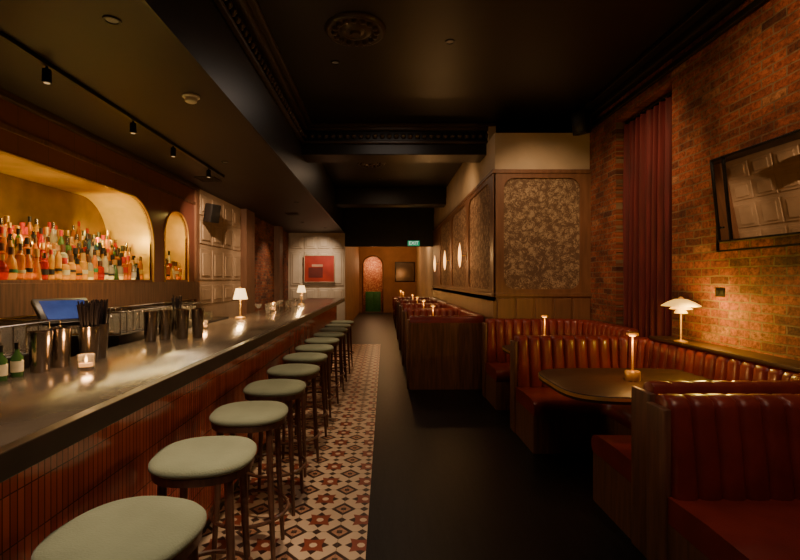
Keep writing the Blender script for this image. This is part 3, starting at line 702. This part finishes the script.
thing("power_outlet",[("plate",MB().box(-.008,0,-.05,.05,-.035,.035,.003).mesh(METB)),("socket",MB().box(-.011,-.008,-.04,-.01,-.015,.015).box(-.011,-.008,.01,.04,-.015,.015).mesh(BLACK,False))],(XR,3.66,1.40),"small black power outlet on the brick wall","power outlet")

# ------------------------------------------------------------------ lighting
NC=(1,.66,.16)
light('AREA',"niche_light",(XL-.08,4.0,2.435),26,NC,sx=.06,sy=2.7,target=(XL-.3,4.0,1.5))
light('AREA',"niche_uplight",(XL-.53,4.0,1.90),14,NC,sx=.03,sy=2.9,target=(XL-.36,4.0,2.45))
light('AREA',"niche_end_fill",(XL-.28,4.95,2.02),9,(1,.70,.14),sx=.3,sy=.04,target=(XL-.28,5.57,2.1))  # added to brighten the gold reveal at the niche end
light('AREA',"niche_light_small",(XL-.1,6.2,2.41),11,NC,sx=.06,sy=.4,target=(XL-.25,6.2,1.5))
light('AREA',"bottle_wash",(XL+.05,4.2,2.42),24,(1,.76,.42),sx=.04,sy=2.6,target=(XL-.15,4.2,1.6))
light('AREA',"under_ledge_fill",(XL+.06,4.2,1.215),13,(1,.72,.42),sx=.03,sy=3.6,target=(XL+.25,4.2,.9))  # added strip of light so the back bar glasses show
for o_,tg,p in zip(TH,((-1.6,2.0,1.1),(-1.75,3.0,1.1),(-1.6,3.8,1.1),(-1.5,4.8,1.1),(-2.75,7.8,1.9)),(36,60,42,42,240)):
    light('SPOT',"spot_light",(o_.location.x,o_.location.y,HS-.15),p,(1,.68,.40),.02,target=tg,angle=58,blend=.8,parent=o_)
def dn(i,p,tg,ang=75,c=(1,.68,.40)):
    l=DLO[i].location; light('SPOT',"down_light",(l.x,l.y,l.z-.02),p,c,.03,target=tg,angle=ang,blend=.9,parent=DLO[i])
dn(0,190,(-.95,2.5,.5),58); dn(1,150,(-.95,4.7,.5),58); dn(2,140,(-.95,8.0,.5),58); dn(4,12,(-.1,9.9,0)); dn(7,25,(-1.9,5.4,0)); dn(8,70,(-2.75,9.2,1.4)); dn(9,75,(-2.75,10.8,1.4)); dn(10,130,(-2.0,13.5,1.8),75,(1,.72,.46))
light('SPOT',"down_light",(-.45,.9,H-.05),190,(1,.75,.48),.04,target=(-.85,1.3,.7),angle=50,blend=.9)
light('SPOT',"bar_front_fill",(.1,1.6,H-.05),120,(1,.62,.40),.04,target=(-1.05,1.9,.6),angle=40,blend=.9)  # added to brighten the tiled bar front, no fitting modelled
light('SPOT',"wall_wash",(1.6,2.0,3.6),130,(1,.58,.24),.03,target=(2.7,2.9,2.7),angle=75,blend=1)
light('SPOT',"wall_wash",(1.6,4.2,3.6),85,(1,.56,.26),.03,target=(2.7,4.8,2.3),angle=80,blend=1)  # added to light the curtain, no fitting modelled
light('SPOT',"wall_wash",(1.5,4.6,3.6),90,(1,.66,.36),.03,target=(2.1,6,2.2),angle=70,blend=1)
light('SPOT',"wall_wash",(.4,7.2,3.6),65,(1,.62,.3),.03,target=(1.45,8.0,2.2),angle=95,blend=1)
light('SPOT',"down_light",(1.9,2.9,H-.05),60,(1,.64,.38),.04,target=(2.1,3.4,.5),angle=62,blend=1)
light('SPOT',"down_light",(1.7,1.2,H-.05),60,(1,.64,.38),.04,target=(1.9,2.1,.5),angle=55,blend=1)
light('SPOT',"down_light",(1.4,5.2,H-.05),30,(1,.6,.3),.04,target=(1.7,5.4,.5),angle=60,blend=1)
light('POINT',"far_room_light",(.2,19.2,2.7),45,(1,.50,.18),.1)
light('POINT',"far_room_light",(.9,15.2,3.0),45,(1,.62,.3),.1)
light('AREA',"room_fill",(.3,.2,H-.03),18,(1,.80,.66),size=.9,target=(.3,.2,0))
light('AREA',"room_fill",(.1,5.4,H-.03),8,(1,.78,.60),size=.8,target=(.1,5.4,0))
light('AREA',"room_fill",(.0,9.2,H-.03),8,(1,.68,.42),size=.8,target=(0,9.2,0))

w=bpy.data.worlds.new("World"); S.world=w; w.use_nodes=True
w.node_tree.nodes["Background"].inputs[0].default_value=(.02,.014,.01,1); w.node_tree.nodes["Background"].inputs[1].default_value=.5
cam=bpy.data.cameras.new("camera"); cam.lens=36*455/800; cam.sensor_width=36; cam.shift_x=15/800
co=bpy.data.objects.new("camera",cam); COL.objects.link(co); co.location=(0,0,1.5); co.rotation_euler=(PI/2,0,0); S.camera=co
